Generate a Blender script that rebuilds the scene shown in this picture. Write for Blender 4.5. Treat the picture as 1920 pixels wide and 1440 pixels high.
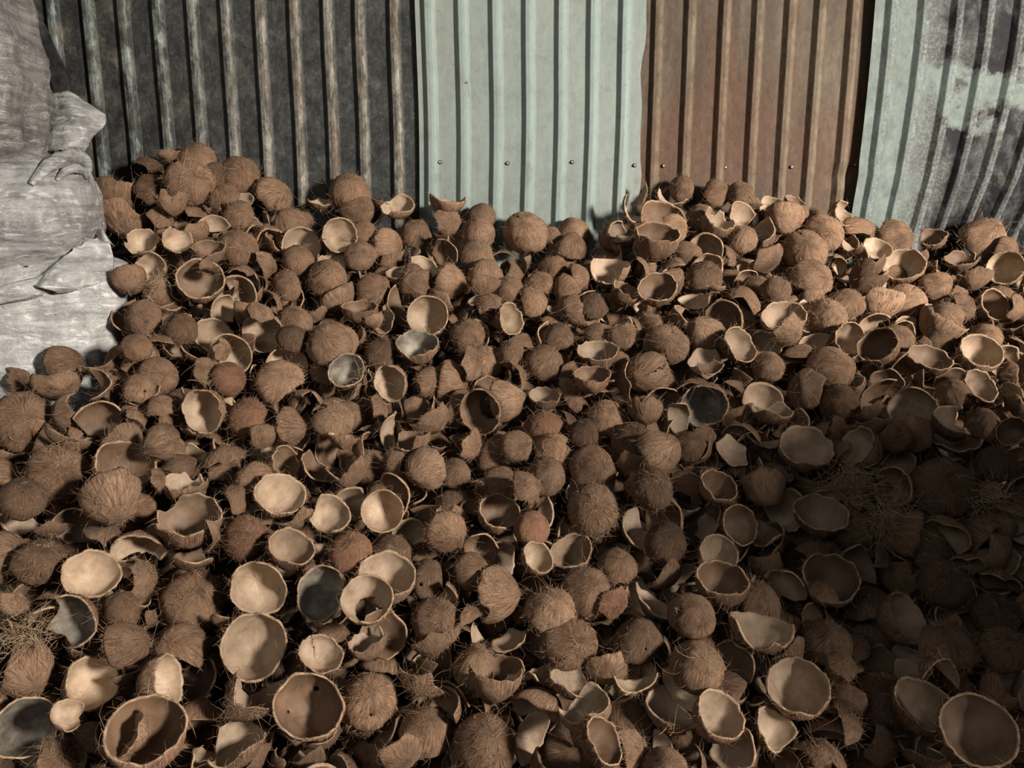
import bpy, bmesh, math, random
from mathutils import Vector, Matrix, noise
from mathutils.bvhtree import BVHTree
for _o in list(bpy.data.objects): bpy.data.objects.remove(_o)
R = math.radians
SC = bpy.context.scene
COL = SC.collection

# ------------------------------------------------------------------ camera
F = 1423.0; PITCH = R(11.0); CAM = Vector((0, 0, 1.15))
cam_data = bpy.data.cameras.new('camera')
cam_data.sensor_width = 36.0; cam_data.lens = 36.0 * F / 1920.0
cam_data.clip_start = 0.05; cam_data.clip_end = 60
cam = bpy.data.objects.new('camera', cam_data); COL.objects.link(cam)
cam.location = CAM; cam.rotation_euler = (R(90) - PITCH, 0, 0)
SC.camera = cam
FWD = Vector((0, math.cos(PITCH), -math.sin(PITCH)))
UP = Vector((0, math.sin(PITCH), math.cos(PITCH)))
RIGHT = Vector((1, 0, 0))

# ------------------------------------------------------------------ world, light, exposure
SC.view_settings.view_transform = 'Standard'
SC.view_settings.look = 'None'
SC.view_settings.exposure = 0.0
SC.view_settings.gamma = 1.0
SC.view_settings.use_curve_mapping = False
world = bpy.data.worlds.new('dim shed air'); SC.world = world
world.use_nodes = True
bg = world.node_tree.nodes['Background']
bg.inputs[0].default_value = (0.93, 0.95, 1.0, 1); bg.inputs[1].default_value = 0.048
LAZ, LEL = R(46), R(17)
LDIR = Vector((math.sin(LAZ) * math.cos(LEL), -math.cos(LAZ) * math.cos(LEL), math.sin(LEL)))
key = bpy.data.lights.new('doorway light', 'AREA'); key.shape = 'RECTANGLE'
key.size = 0.55; key.size_y = 0.55; key.energy = 480; key.color = (1.0, 0.915, 0.835)
ko = bpy.data.objects.new('doorway_light', key); COL.objects.link(ko)
ko.location = Vector((0.0, 1.9, 0.75)) + LDIR * 4.6
ko.rotation_euler = LDIR.to_track_quat('Z', 'Y').to_euler()

fill = bpy.data.lights.new('added wall fill', 'AREA'); fill.shape = 'RECTANGLE'  # soft fill added to lift the shadowed rib sides, no real opening behind it
fill.size = 3.0; fill.size_y = 1.2; fill.energy = 20; fill.color = (1.0, 0.98, 0.95)
fo = bpy.data.objects.new('added_fill_light', fill); COL.objects.link(fo)
fo.location = (-1.9, -1.7, 2.9)
fo.rotation_euler = (Vector(fo.location) - Vector((-.2, 2.4, 1.45))).to_track_quat('Z', 'Y').to_euler()

# ------------------------------------------------------------------ helpers
def ray(px, py):
    return (FWD + RIGHT * ((px - 960) / F) - UP * ((py - 720) / F))      # times axis depth
def P(px, py, depth): return CAM + ray(px, py) * depth
def at_y(px, py, y):
    d = ray(px, py); return CAM + d * (y / d.y)
def smooth(a, b, x):
    t = min(1, max(0, (x - a) / (b - a))); return t * t * (3 - 2 * t)
def lerp_table(t, x):
    if x <= t[0][0]: return t[0][1]
    for (a, va), (b, vb) in zip(t, t[1:]):
        if x <= b: return va + (vb - va) * (x - a) / (b - a)
    return t[-1][1]
def link(name, me, parent=None):
    o = bpy.data.objects.new(name, me); COL.objects.link(o)
    if parent is not None: o.parent = parent
    return o
def mesh(name, verts, faces, mats, midx=None, smooth_=True):
    me = bpy.data.meshes.new(name); me.from_pydata([tuple(v) for v in verts], [], faces)
    for m in mats: me.materials.append(m)
    if midx: me.polygons.foreach_set('material_index', midx)
    me.polygons.foreach_set('use_smooth', [smooth_] * len(me.polygons))
    me.update(); return me
def tag(o, label=None, cat=None, group=None, kind=None):
    if label: o['label'] = label
    if cat: o['category'] = cat
    if group: o['group'] = group
    if kind: o['kind'] = kind
    return o

# ------------------------------------------------------------------ materials
class NT:
    def __init__(s, name):
        s.m = bpy.data.materials.new(name); s.m.use_nodes = True
        s.t = s.m.node_tree; s.b = s.t.nodes['Principled BSDF']
    def n(s, typ, ins=None, **kw):
        nd = s.t.nodes.new(typ)
        for k, v in kw.items(): setattr(nd, k, v)
        for k, v in (ins or {}).items():
            if isinstance(v, bpy.types.NodeSocket): s.t.links.new(v, nd.inputs[k])
            else: nd.inputs[k].default_value = v
        return nd
    def math(s, op, a, b=None, c=None, clamp=False):
        ins = {0: a}
        if b is not None: ins[1] = b
        if c is not None: ins[2] = c
        nd = s.n('ShaderNodeMath', ins, operation=op); nd.use_clamp = clamp
        return nd.outputs[0]
    def vmath(s, op, a, b):
        return s.n('ShaderNodeVectorMath', {0: a, 1: b}, operation=op).outputs[0]
    def noise(s, vec, scale, detail=4, rough=0.55, dist=0.0):
        return s.n('ShaderNodeTexNoise', {'Vector': vec, 'Scale': scale, 'Detail': detail, 'Roughness': rough, 'Distortion': dist}).outputs[0]
    def ramp(s, fac, stops):
        nd = s.n('ShaderNodeValToRGB', {0: fac}); e = nd.color_ramp.elements
        while len(e) < len(stops): e.new(0.5)
        for el, (p, c) in zip(e, stops):
            el.position = p; el.color = (c[0], c[1], c[2], 1) if not isinstance(c, float) else (c, c, c, 1)
        return nd.outputs[0]
    def mix(s, fac, a, b, mode='MIX'):
        nd = s.t.nodes.new('ShaderNodeMix'); nd.data_type = 'RGBA'; nd.blend_type = mode
        for i, v in ((0, fac), (6, a), (7, b)):
            if isinstance(v, bpy.types.NodeSocket): s.t.links.new(v, nd.inputs[i])
            else: nd.inputs[i].default_value = v if i == 0 else ((*v, 1) if len(v) == 3 else v)
        return nd.outputs[2]
    def bump(s, h, strength, dist, normal=None):
        ins = {'Height': h, 'Strength': strength, 'Distance': dist}
        if normal is not None: ins['Normal'] = normal
        return s.n('ShaderNodeBump', ins).outputs[0]
    def out(s, color, rough, normal=None, spec=0.3, metallic=None):
        for k, v in (('Base Color', color), ('Roughness', rough), ('Normal', normal), ('Specular IOR Level', spec), ('Metallic', metallic)):
            if v is None: continue
            if isinstance(v, bpy.types.NodeSocket): s.t.links.new(v, s.b.inputs[k])
            else: s.b.inputs[k].default_value = (*v, 1) if isinstance(v, tuple) else v
        return s.m

def shell_common(name):
    t = NT(name)
    oi = t.n('ShaderNodeObjectInfo')
    tone = t.n('ShaderNodeAttribute', attribute_name='tone').outputs['Fac']
    rnd = t.math('FRACT', t.math('ADD', oi.outputs['Random'], tone))
    rnd2 = t.math('FRACT', t.math('MULTIPLY', rnd, 17.31))
    sep = t.n('ShaderNodeSeparateColor', {0: oi.outputs['Color']})
    fib = t.n('ShaderNodeAttribute', attribute_name='fib').outputs['Vector']
    obj = t.n('ShaderNodeTexCoord').outputs['Object']
    off = t.n('ShaderNodeCombineXYZ', {0: t.math('MULTIPLY', rnd, 37.0), 1: t.math('MULTIPLY', rnd2, 53.0), 2: 0.0}).outputs[0]
    return t, rnd, rnd2, sep, fib, obj, off

def mat_outer():
    t, rnd, rnd2, sep, fib, obj, off = shell_common('fibrous coconut husk')
    sv = t.vmath('MULTIPLY', fib, (1.0, 1.0, 0.16))
    sv = t.vmath('ADD', sv, off)
    streak = t.noise(sv, 17.0, 5, 0.62)
    fine = t.noise(sv, 60.0, 3, 0.6, 0.3)
    ov = t.vmath('ADD', obj, off)
    blot = t.noise(ov, 26.0, 4, 0.6)
    crisp = t.noise(t.vmath('MULTIPLY', ov, (1.0, 0.25, 1.0)), 260.0, 3, 0.6, 1.5)
    base = t.ramp(streak, [(0.30, (0.050, 0.027, 0.016)), (0.47, (0.185, 0.106, 0.063)), (0.64, (0.42, 0.275, 0.172))])
    worn = t.ramp(fine, [(0.36, (0.13, 0.076, 0.045)), (0.66, (0.44, 0.30, 0.195))])
    c = t.mix(t.ramp(blot, [(0.38, 0.0), (0.66, 1.0)]), base, worn)
    c = t.mix(t.math('MULTIPLY', rnd2, 0.45), c, t.mix(0.5, (0.24, 0.12, 0.07), c))
    c = t.mix(t.math('MULTIPLY', sep.outputs[2], 0.5), c, (0.30, 0.135, 0.078))
    val = t.math('MULTIPLY', t.math('MULTIPLY_ADD', rnd, 0.35, 0.80), sep.outputs[0])
    c = t.mix(1.0, c, t.n('ShaderNodeCombineColor', {0: val, 1: val, 2: val}).outputs[0], 'MULTIPLY')
    h = t.math('ADD', t.math('MULTIPLY', streak, 0.7), t.math('ADD', t.math('MULTIPLY', fine, 0.45), t.math('MULTIPLY', crisp, 0.35)))
    stain = t.noise(t.vmath('ADD', ov, (3.0, 1.0, 2.0)), 15.0, 3, 0.6)
    c = t.mix(t.math('MULTIPLY', t.ramp(stain, [(0.50, 0.0), (0.70, 1.0)]), 0.55), c, (0.085, 0.055, 0.038))
    nrm = t.bump(h, 1.0, 0.0042)
    return t.out(c, 0.88, nrm, 0.15)

def mat_inner():
    t, rnd, rnd2, sep, fib, obj, off = shell_common('smooth inside of coconut shell')
    ov = t.vmath('ADD', obj, off)
    blot = t.noise(ov, 17.0, 5, 0.62)
    fine = t.noise(ov, 110.0, 3, 0.6)
    vein = t.noise(t.vmath('ADD', t.vmath('MULTIPLY', fib, (1, 1, .3)), off), 6.0, 3, 0.6, 0.5)
    light = t.ramp(blot, [(0.28, (0.21, 0.145, 0.092)), (0.48, (0.36, 0.265, 0.18)), (0.72, (0.50, 0.39, 0.275))])
    grey = t.ramp(blot, [(0.34, (0.06, 0.052, 0.042)), (0.5, (0.17, 0.148, 0.118)), (0.66, (0.33, 0.295, 0.235))])
    brown = t.ramp(blot, [(0.3, (0.10, 0.058, 0.034)), (0.7, (0.22, 0.14, 0.085))])
    c = t.mix(t.ramp(rnd2, [(0.52, 0.0), (0.66, 1.0)]), light, brown)
    c = t.mix(sep.outputs[1], c, light)
    c = t.mix(t.math('SUBTRACT', 1.0, sep.outputs[0], clamp=True), c, brown)
    g = t.n('ShaderNodeObjectInfo').outputs['Alpha']
    c = t.mix(t.math('SUBTRACT', 1.0, g, clamp=True), c, grey)
    c = t.mix(t.math('MULTIPLY', t.ramp(vein, [(0.45, 0.0), (0.7, 1.0)]), 0.16), c, (0.15, 0.085, 0.048))
    val = t.math('MULTIPLY_ADD', rnd, 0.35, 0.82)
    c = t.mix(1.0, c, t.n('ShaderNodeCombineColor', {0: val, 1: val, 2: val}).outputs[0], 'MULTIPLY')
    nrm = t.bump(t.math('ADD', t.math('MULTIPLY', blot, 0.8), t.math('MULTIPLY', fine, 0.25)), 0.35, 0.002)
    return t.out(c, 0.62, nrm, 0.3)

def mat_simple(name, stops, scale, rough=0.85, bump=0.4):
    t = NT(name); obj = t.n('ShaderNodeTexCoord').outputs['Object']
    nz = t.noise(obj, scale, 4, 0.6)
    return t.out(t.ramp(nz, stops), rough, t.bump(nz, bump, 0.002), 0.2)

M_OUT = mat_outer(); M_IN = mat_inner()
M_RIM = mat_simple('broken shell edge', [(0.3, (0.20, 0.12, 0.07)), (0.7, (0.50, 0.36, 0.23))], 90)
M_FIB = mat_simple('coir fibre', [(0.3, (0.22, 0.13, 0.075)), (0.7, (0.52, 0.36, 0.225))], 40, 0.8)
SHELL_MATS = [M_OUT, M_IN, M_RIM]

# ------------------------------------------------------------------ corrugated wall at the back
WY = 2.40
def sheet_material(name, kind):
    t = NT(name)
    geo = t.n('ShaderNodeNewGeometry').outputs['Position']
    rid = t.n('ShaderNodeAttribute', attribute_name='ridge').outputs['Fac']      # crest weight, raised on the right side to paint in its light; pan 0
    lng = t.vmath('MULTIPLY', geo, (1.0, 1.0, 0.12))
    streak = t.noise(lng, 26.0, 5, 0.6)
    blot = t.noise(geo, 5.0, 6, 0.62, 0.6)
    med = t.noise(geo, 19.0, 5, 0.65, 0.4)
    fine = t.noise(geo, 120.0, 4, 0.7)
    wide = t.noise(t.vmath('MULTIPLY', geo, (1.0, 1.0, 0.45)), 2.3, 3, 0.5)
    sx = t.n('ShaderNodeSeparateXYZ', {0: geo})
    if kind == 'soot':
        soot = t.ramp(med, [(0.30, (0.014, 0.015, 0.014)), (0.55, (0.034, 0.036, 0.033)), (0.78, (0.085, 0.088, 0.080))])
        speck = t.ramp(fine, [(0.55, 0.0), (0.75, 1.0)])
        soot = t.mix(t.math('MULTIPLY', speck, 0.35), soot, (0.17, 0.17, 0.155))
        green = t.mix(streak, (0.12, 0.15, 0.13), (0.31, 0.36, 0.32))
        rust = t.ramp(med, [(0.3, (0.11, 0.058, 0.032)), (0.7, (0.24, 0.145, 0.085))])
        cream = t.mix(t.ramp(t.noise(lng, 45, 4, 0.6), [(0.40, 0.0), (0.58, 1.0)]), t.mix(0.5, rust, (0.18, 0.17, 0.14)), (0.30, 0.295, 0.24))
        left = t.ramp(t.math('MULTIPLY_ADD', sx.outputs[0], -2.2, -1.55), [(0.0, 0.0), (1.0, 1.0)])   # greener near the sacks
        crest = t.mix(left, cream, green)
        # soot eats the crests in ragged patches on the sacks' side
        m = t.math('SUBTRACT', rid, t.math('MULTIPLY', t.ramp(t.noise(t.vmath('MULTIPLY', geo, (1, 1, .55)), 15.0, 5, 0.65, 0.6), [(0.46, 0.0), (0.55, 1.0)]), t.math('MULTIPLY_ADD', left, 0.75, 0.1)), clamp=True)
        m = t.math('MULTIPLY', m, t.ramp(t.noise(t.vmath('MULTIPLY', geo, (1.0, 1.0, 0.3)), 38, 5, 0.75), [(0.34, 0.12), (0.56, 1.0)]))
        pan = t.mix(t.math('MULTIPLY', t.ramp(blot, [(0.40, 1.0), (0.50, 0.0)]), t.math('MULTIPLY', left, 0.55)), soot, t.mix(med, (0.10, 0.12, 0.10), (0.16, 0.12, 0.075)))
        c = t.mix(m, pan, crest)
        rough, spec = 0.62, 0.35
    elif kind == 'green':
        a = t.ramp(wide, [(0.35, (0.213, 0.262, 0.238)), (0.65, (0.246, 0.267, 0.226))])
        b = t.ramp(med, [(0.28, (0.172, 0.201, 0.176)), (0.6, (0.250, 0.283, 0.254))])
        c = t.mix(0.45, a, b)
        c = t.mix(t.math('MULTIPLY', rid, 0.6), c, (0.287, 0.377, 0.348))
        c = t.mix(t.math('MULTIPLY', t.ramp(streak, [(0.5, 0.0), (0.8, 1.0)]), 0.4), c, (0.139, 0.152, 0.123))
        c = t.mix(t.ramp(t.noise(geo, 48, 3, 0.6, 1.2), [(0.71, 0.0), (0.75, 1.0)]), c, (0.082, 0.082, 0.066))
        rough, spec = 0.48, 0.4
    elif kind == 'rust':
        a = t.ramp(wide, [(0.32, (0.052, 0.036, 0.025)), (0.50, (0.084, 0.063, 0.042)), (0.72, (0.126, 0.105, 0.069))])
        b = t.ramp(streak, [(0.3, (0.048, 0.028, 0.018)), (0.52, (0.098, 0.069, 0.043)), (0.68, (0.154, 0.126, 0.081))])
        c = t.mix(0.5, a, b)
        red = t.ramp(t.noise(t.vmath('ADD', t.vmath('MULTIPLY', geo, (1, 1, .5)), (4, 0, 2)), 4.2, 4, 0.6), [(0.48, 0.0), (0.62, 1.0)])
        c = t.mix(t.math('MULTIPLY', red, 0.55), c, (0.115, 0.048, 0.024))
        c = t.mix(t.math('MULTIPLY', rid, t.ramp(med, [(0.3, 0.25), (0.6, 0.85)])), c, t.mix(streak, (0.182, 0.119, 0.073), (0.238, 0.203, 0.140)))
        rough, spec = 0.7, 0.3
    else:
        pg = t.mix(t.ramp(med, [(0.3, 0.0), (0.7, 1.0)]), (0.124, 0.152, 0.136), (0.192, 0.232, 0.208))
        burnt = t.ramp(med, [(0.36, (0.005, 0.005, 0.006)), (0.54, (0.014, 0.013, 0.015)), (0.70, (0.060, 0.058, 0.060))])
        ash = t.ramp(fine, [(0.45, (0.064, 0.056, 0.052)), (0.62, (0.240, 0.240, 0.232))])
        # big scorch blots, starting a hand's width in from the sheet's left edge
        wob = t.math('MULTIPLY_ADD', t.noise(geo, 7.0, 4, 0.6), 0.5, -0.25)
        xx = t.math('ADD', sx.outputs[0], t.math('MULTIPLY', wob, 0.45))
        zz = t.math('ADD', sx.outputs[2], wob)
        right = t.ramp(t.math('MULTIPLY_ADD', xx, 9.0, -10.7), [(0.0, 0.0), (1.0, 1.0)])
        band = t.math('ABSOLUTE', t.math('SUBTRACT', zz, 1.585))
        bl = t.ramp(t.math('MULTIPLY', band, 5.0), [(0.22, 0.0), (0.42, 1.0)])
        sc = t.math('MULTIPLY', right, bl)
        sc = t.math('MULTIPLY', sc, t.ramp(t.noise(t.vmath('MULTIPLY', geo, (1, 1, .5)), 9.0, 4, 0.6), [(0.32, 0.7), (0.5, 1.0)]))
        edge = t.math('MULTIPLY', sc, t.math('SUBTRACT', 1.0, sc))
        c = t.mix(sc, pg, burnt)
        c = t.mix(t.math('MULTIPLY', edge, 1.8, clamp=True), c, ash)
        c = t.mix(t.math('MULTIPLY', rid, 0.5), c, t.mix(t.ramp(fine, [(0.4, 0.0), (0.6, 1.0)]), (0.104, 0.104, 0.100), (0.272, 0.296, 0.276)))
        rough, spec = 0.6, 0.12
    grain = t.noise(t.vmath('MULTIPLY', geo, (1.0, 1.0, 0.5)), 62.0, 5, 0.7, 0.8)
    gv = t.math('MULTIPLY_ADD', t.ramp(grain, [(0.32, 0.0), (0.68, 1.0)]), {'soot': 1.1, 'green': .16, 'rust': .50, 'scorch': .35}[kind], {'soot': .45, 'green': .86, 'rust': .62, 'scorch': .75}[kind])
    c = t.mix(1.0, c, t.n('ShaderNodeCombineColor', {0: gv, 1: gv, 2: gv}).outputs[0], 'MULTIPLY')
    if kind in ('green', 'scorch'):
        grime = t.ramp(t.noise(t.vmath('ADD', geo, (3.0, 7.0, 1.0)), 11.0, 6, 0.72, 1.0), [(0.56, 0.0), (0.70, 1.0)])
        c = t.mix(t.math('MULTIPLY', grime, 0.5), c, (0.115, 0.12, 0.095))
    h = t.math('ADD', t.math('MULTIPLY', med, 0.6), t.math('ADD', t.math('MULTIPLY', fine, 0.15), t.math('MULTIPLY', grain, 0.2)))
    nrm = t.bump(h, 0.35 if kind == 'green' else 0.7, 0.004)
    return t.out(c, rough, nrm, spec)

def corrugated(name, label, kind, x0, x1, ribs, y0, parent, bend=None, zlo=0.0, zhi=2.5, jag=0.0, seed=1):
    """one profiled steel sheet: pans with raised narrow ribs, 0.8 mm thick"""
    prof = [(x0, 0, 0.0)]
    for r_ in ribs:
        for dx, dy, w in ((-.0245, 0, 0.0), (-.0225, .002, 0.0), (-.0125, .0145, .15), (-.0105, .016, .45), (-.001, .0165, .5), (.001, .0165, .95), (.0085, .016, 1.0), (.0105, .0138, .9), (.018, .002, .15), (.020, 0, 0.0), (.045, .0, 0.0)):  # last value paints the rib paler towards its right, where light falls
            x = r_ + dx
            if x0 + .002 < x < x1 - .002: prof.append((x, dy, w))
    prof.append((x1, 0, 0.0)); prof.sort()
    NZ = 60; V = []; Fc = []; W = []
    for side in (0, 1):
        for k in range(NZ + 1):
            z = zlo + (zhi - zlo) * k / NZ
            for j, (x, dy, w) in enumerate(prof):
                wob = noise.noise(Vector((x * 1.3, z * 2.1, seed))) * 0.006
                wv = noise.noise(Vector((x * 7.0, z * 6.0, seed + 5))) * 0.0022
                xx = x + noise.noise(Vector((z * 2.6, seed * 3.1, x * .7))) * 0.006
                if jag and j == len(prof) - 1: xx += jag * noise.noise(Vector((z * 9, 3.3, seed)))
                p = Vector((xx, y0 - dy + wob + wv + side * 0.0008, z))
                if bend: p = bend(p)
                V.append(p); W.append(w)
    n = len(prof); off = (NZ + 1) * n
    for k in range(NZ):
        for j in range(n - 1):
            a = k * n + j
            Fc.append((a, a + 1, a + 1 + n, a + n)); Fc.append((off + a, off + a + n, off + a + n + 1, off + a + 1))
    for k in range(NZ):
        for a, b in ((k * n, (k + 1) * n), ((k + 1) * n + n - 1, k * n + n - 1)): Fc.append((a, b, b + off, a + off))
    for j in range(n - 1):
        Fc.append((j + 1, j, j + off, j + 1 + off)); t_ = NZ * n; Fc.append((t_ + j, t_ + j + 1, t_ + j + 1 + off, t_ + j + off))
    me = mesh(name, V, Fc, [sheet_material(name + ' ' + kind, kind)])
    me.polygons.foreach_set('use_smooth', [False] * len(me.polygons))
    at = me.attributes.new('ridge', 'FLOAT', 'POINT'); at.data.foreach_set('value', W)
    o = link(name, me, parent); o['label'] = label
    return o

def wx(px, py=200): return at_y(px, py, WY).x
wall = link('wall_back', None); tag(wall, kind='structure', label='corrugated steel wall of mismatched sheets behind the heap of coconut shells')
ribsA = [wx(p) for p in (-190, -128, -66, -5, 57, 118, 183, 247, 310, 373, 434, 497, 560, 622, 680, 744)]
ribsB = [wx(p) for p in (809, 870, 932, 992, 1052, 1110, 1168)]
ribsC = [wx(p) for p in (1231, 1291, 1355, 1416, 1475, 1529, 1590)]
ribsD = [wx(p) for p in (1650, 1708, 1768, 1824, 1882, 1942, 2003, 2064, 2124)]
def bendD(p):
    s = max(0.0, 1.75 - p.z); u = max(0.0, p.x - 1.05)
    p = p.copy(); q = min(1.0, s / .6)
    p.y += 0.012 * q * q + 0.12 * u * q * q
    p.x -= (0.020 + .10 * u) * q * q + 0.012 * q * u
    if 1.28 < p.z < 1.36: p.y -= .010 * math.sin((p.z - 1.28) / .08 * math.pi) * (0.5 + 0.5 * noise.noise(Vector((p.x * 9, 0, 7))))
    return p
def bendC(p):
    s = max(0.0, 1.45 - p.z); u = max(0.0, p.x - 0.78); p = p.copy()
    q = min(1.0, s / .35); p.x -= .05 * q * q * u; p.y += .12 * q * q * u
    d = math.hypot((p.x - 1.0) / .05, (p.z - 1.335) / .03)
    if d < 1: p.y += .012 * (1 - d)
    return p
sA = corrugated('corrugated_sheet', 'soot-blackened corrugated sheet with pale worn ribs', 'soot', wx(-240), wx(830), ribsA, WY + .004, wall, seed=2)
sB = corrugated('corrugated_sheet', 'pale green painted corrugated sheet, cleanest of the wall', 'green', wx(784), wx(1203), ribsB, WY - .012, wall, jag=.016, seed=4)
sC = corrugated('corrugated_sheet', 'rust-brown corrugated sheet right of the green one', 'rust', wx(1196), wx(1640), ribsC, WY + .006, wall, bend=bendC, seed=6)
sD = corrugated('corrugated_sheet', 'scorched pale green corrugated sheet bent at its foot', 'scorch', wx(1617), wx(2180), ribsD, WY - .030, wall, bend=bendD, seed=8)
M_SCREW = mat_simple('dull zinc screw', [(0.3, (0.22, 0.21, 0.19)), (0.7, (0.48, 0.47, 0.44))], 300, 0.4)
M_HOLE = mat_simple('rusty screw washer', [(0.3, (0.02, 0.016, 0.013)), (0.7, (0.10, 0.05, 0.03))], 300, 0.8)
bm = bmesh.new()
bmesh.ops.create_cone(bm, cap_ends=True, segments=12, radius1=.0062, radius2=.0054, depth=.0016, matrix=Matrix.Rotation(R(90), 4, 'X'))
for f in bm.faces: f.material_index = 1
n0 = set(bm.faces)
bmesh.ops.create_cone(bm, cap_ends=True, segments=6, radius1=.0038, radius2=.0034, depth=.005, matrix=Matrix.Translation((0, -.003, 0)) @ Matrix.Rotation(R(90), 4, 'X'))
for f in bm.faces:
    if f not in n0: f.material_index = 0
sm = bpy.data.meshes.new('screw'); bm.to_mesh(sm); bm.free(); sm.materials.append(M_SCREW); sm.materials.append(M_HOLE)
for sh, pts in ((sB, ((825, 304), (952, 306), (1073, 304), (1190, 310))), (sC, ((1244, 311), (1360, 314), (1484, 313), (1603, 309))), (sD, ((1646, 309),))):
    for px, py in pts:
        s = link('screw', sm, sh)
        s.location = at_y(px, py, WY - (.015 if sh is not sC else -.003) + (.03 if sh is sD else 0))
        if sh is sD: s.location.y -= .028
M_FLOOR = mat_simple('dark earth floor', [(0.3, (0.02, 0.016, 0.012)), (0.7, (0.055, 0.042, 0.032))], 14, 0.95)
bm = bmesh.new()
vs = [bm.verts.new(v) for v in ((-3.2, -3.6, 0), (4.4, -3.6, 0), (4.4, 2.6, 0), (-3.2, 2.6, 0), (-3.2, -3.6, -.08), (4.4, -3.6, -.08), (4.4, 2.6, -.08), (-3.2, 2.6, -.08))]
for f in ((0, 1, 2, 3), (7, 6, 5, 4), (0, 4, 5, 1), (1, 5, 6, 2), (2, 6, 7, 3), (3, 7, 4, 0)): bm.faces.new([vs[i] for i in f])
fm = bpy.data.meshes.new('floor'); bm.to_mesh(fm); bm.free(); fm.materials.append(M_FLOOR)
tag(link('floor', fm), kind='structure')

# ------------------------------------------------------------------ heap surface
SIL = [(-200, 350), (180, 345), (230, 330), (280, 300), (330, 285), (400, 285), (450, 300), (520, 345), (600, 375), (650, 345), (700, 390), (840, 380), (900, 392), (960, 415), (1020, 425), (1130, 418), (1180, 372), (1230, 350), (1350, 345), (1400, 358), (1450, 385), (1560, 398), (1620, 418), (1780, 432), (1860, 418), (2200, 430)]
SILX = [((px - 960) / F * 2.3 / 1.03, 1.15 + 2.3 * (math.tan(math.atan((720 - py) / F) - PITCH))) for px, py in SIL]
SACKX = -1.05
def H(x, y):
    z = .246 + .839 * (y - 1.164)
    if y < 1.0: z = max(.06, .108 + .45 * (y - 1.0))
    crest = lerp_table(SILX, x) - .055
    z += (crest - 1.20) * smooth(1.75, 2.28, y)
    z += .13 * math.exp(-((x + .95) / .30) ** 2 - ((y - 1.5) / .32) ** 2)
    z += .04 * noise.noise(Vector((x * 2.3, y * 2.3, 4.2)))
    return max(z, .05)
def hit(px, py, ymax=2.33):
    d = ray(px, py); t = 0.7
    while t < 3:
        p = CAM + d * t
        if p.y > ymax: return CAM + d * (ymax / d.y), ymax / d.y
        if p.z < H(p.x, p.y): return p, t
        t += .006
    return p, t

# ------------------------------------------------------------------ coconut shells
R0 = 0.06
def poly_radius(pts, a):
    dx, dy = math.cos(a), math.sin(a); best = None
    for (x1, y1), (x2, y2) in zip(pts, pts[1:] + pts[:1]):
        ex, ey = x2 - x1, y2 - y1; den = dx * ey - dy * ex
        if abs(den) < 1e-9: continue
        t = (x1 * ey - y1 * ex) / den; u = (x1 * dy - y1 * dx) / den
        if t > 0 and -1e-6 <= u <= 1 + 1e-6 and (best is None or t < best): best = t
    return best or .5
def edge_function(kind, rg):
    """opening angle of the shell, measured from its pole, all the way round"""
    base = R(rg.uniform(84, 96)); seed = rg.random() * 50
    def rough(a, s=1.0): return (noise.noise(Vector((math.cos(a) * 2.2, math.sin(a) * 2.2, seed))) * R(9) + noise.noise(Vector((math.cos(a) * 7, math.sin(a) * 7, seed))) * R(4)) * s
    if kind in 'HOKR':
        n_ = [(rg.uniform(0, 6.28), rg.uniform(.10, .22), R(rg.uniform(3, 9))) for _ in range(rg.choice((0, 1, 1, 2)))]
        return lambda a: base + rough(a) - sum(d * max(0, 1 - abs((a - c + math.pi) % (2 * math.pi) - math.pi) / w) for c, w, d in n_)
    if kind == 'C':
        c0 = rg.uniform(0, 6.28)
        n_ = [(c0 + i * rg.uniform(.7, 1.2), rg.uniform(.25, .5), R(rg.uniform(14, 30))) for i in range(rg.choice((1, 2, 2)))]
        def f(a):
            v = base + rough(a)
            for c, w, d in n_:
                q = abs((a - c + math.pi) % (2 * math.pi) - math.pi) / w
                if q < 1: v -= d * min(1, 1.8 * (1 - q))
            return v
        return f
    if kind == 'J':
        pts = []; n = rg.choice((6, 7, 8)); c0 = rg.uniform(0, 6.28); w = rg.uniform(1.1, 1.7)
        for i in range(24):
            a = 2 * math.pi * i / 24
            q = abs((a - c0 + math.pi) % (2 * math.pi) - math.pi)
            if q > w: pts.append((base * math.cos(a), base * math.sin(a)))
            elif i % 3 == 0:
                r = base * rg.uniform(.28, .80); pts.append((r * math.cos(a), r * math.sin(a)))
        return lambda a: poly_radius(pts, a) + rough(a, .6)
    if kind == 'S':
        pts = []; n = rg.choice((4, 5, 5, 6)); c0 = rg.uniform(0, 6.28)
        for i in range(n):
            a = c0 + 2 * math.pi * (i + rg.uniform(-.22, .22)) / n; r = R(rg.uniform(46, 78))
            pts.append((r * math.cos(a), r * math.sin(a)))
        return lambda a: poly_radius(pts, a) + rough(a, .5)
    pts = []      # L: long curved splinter
    L = R(rg.uniform(70, 86)); w = R(rg.uniform(22, 34)); c0 = rg.uniform(0, 6.28); bow = rg.uniform(.0, .5) * w
    for u, v in ((-1, 0), (-.6, -.7), (0, -1), (.6, -.75), (1, .1), (.55, .8), (0, .95), (-.55, .75)):
        x, y = u * L, v * w + bow * (u * u)
        pts.append((x * math.cos(c0) - y * math.sin(c0), x * math.sin(c0) + y * math.cos(c0)))
    return lambda a: poly_radius(pts, a) + rough(a, .3)

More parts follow.
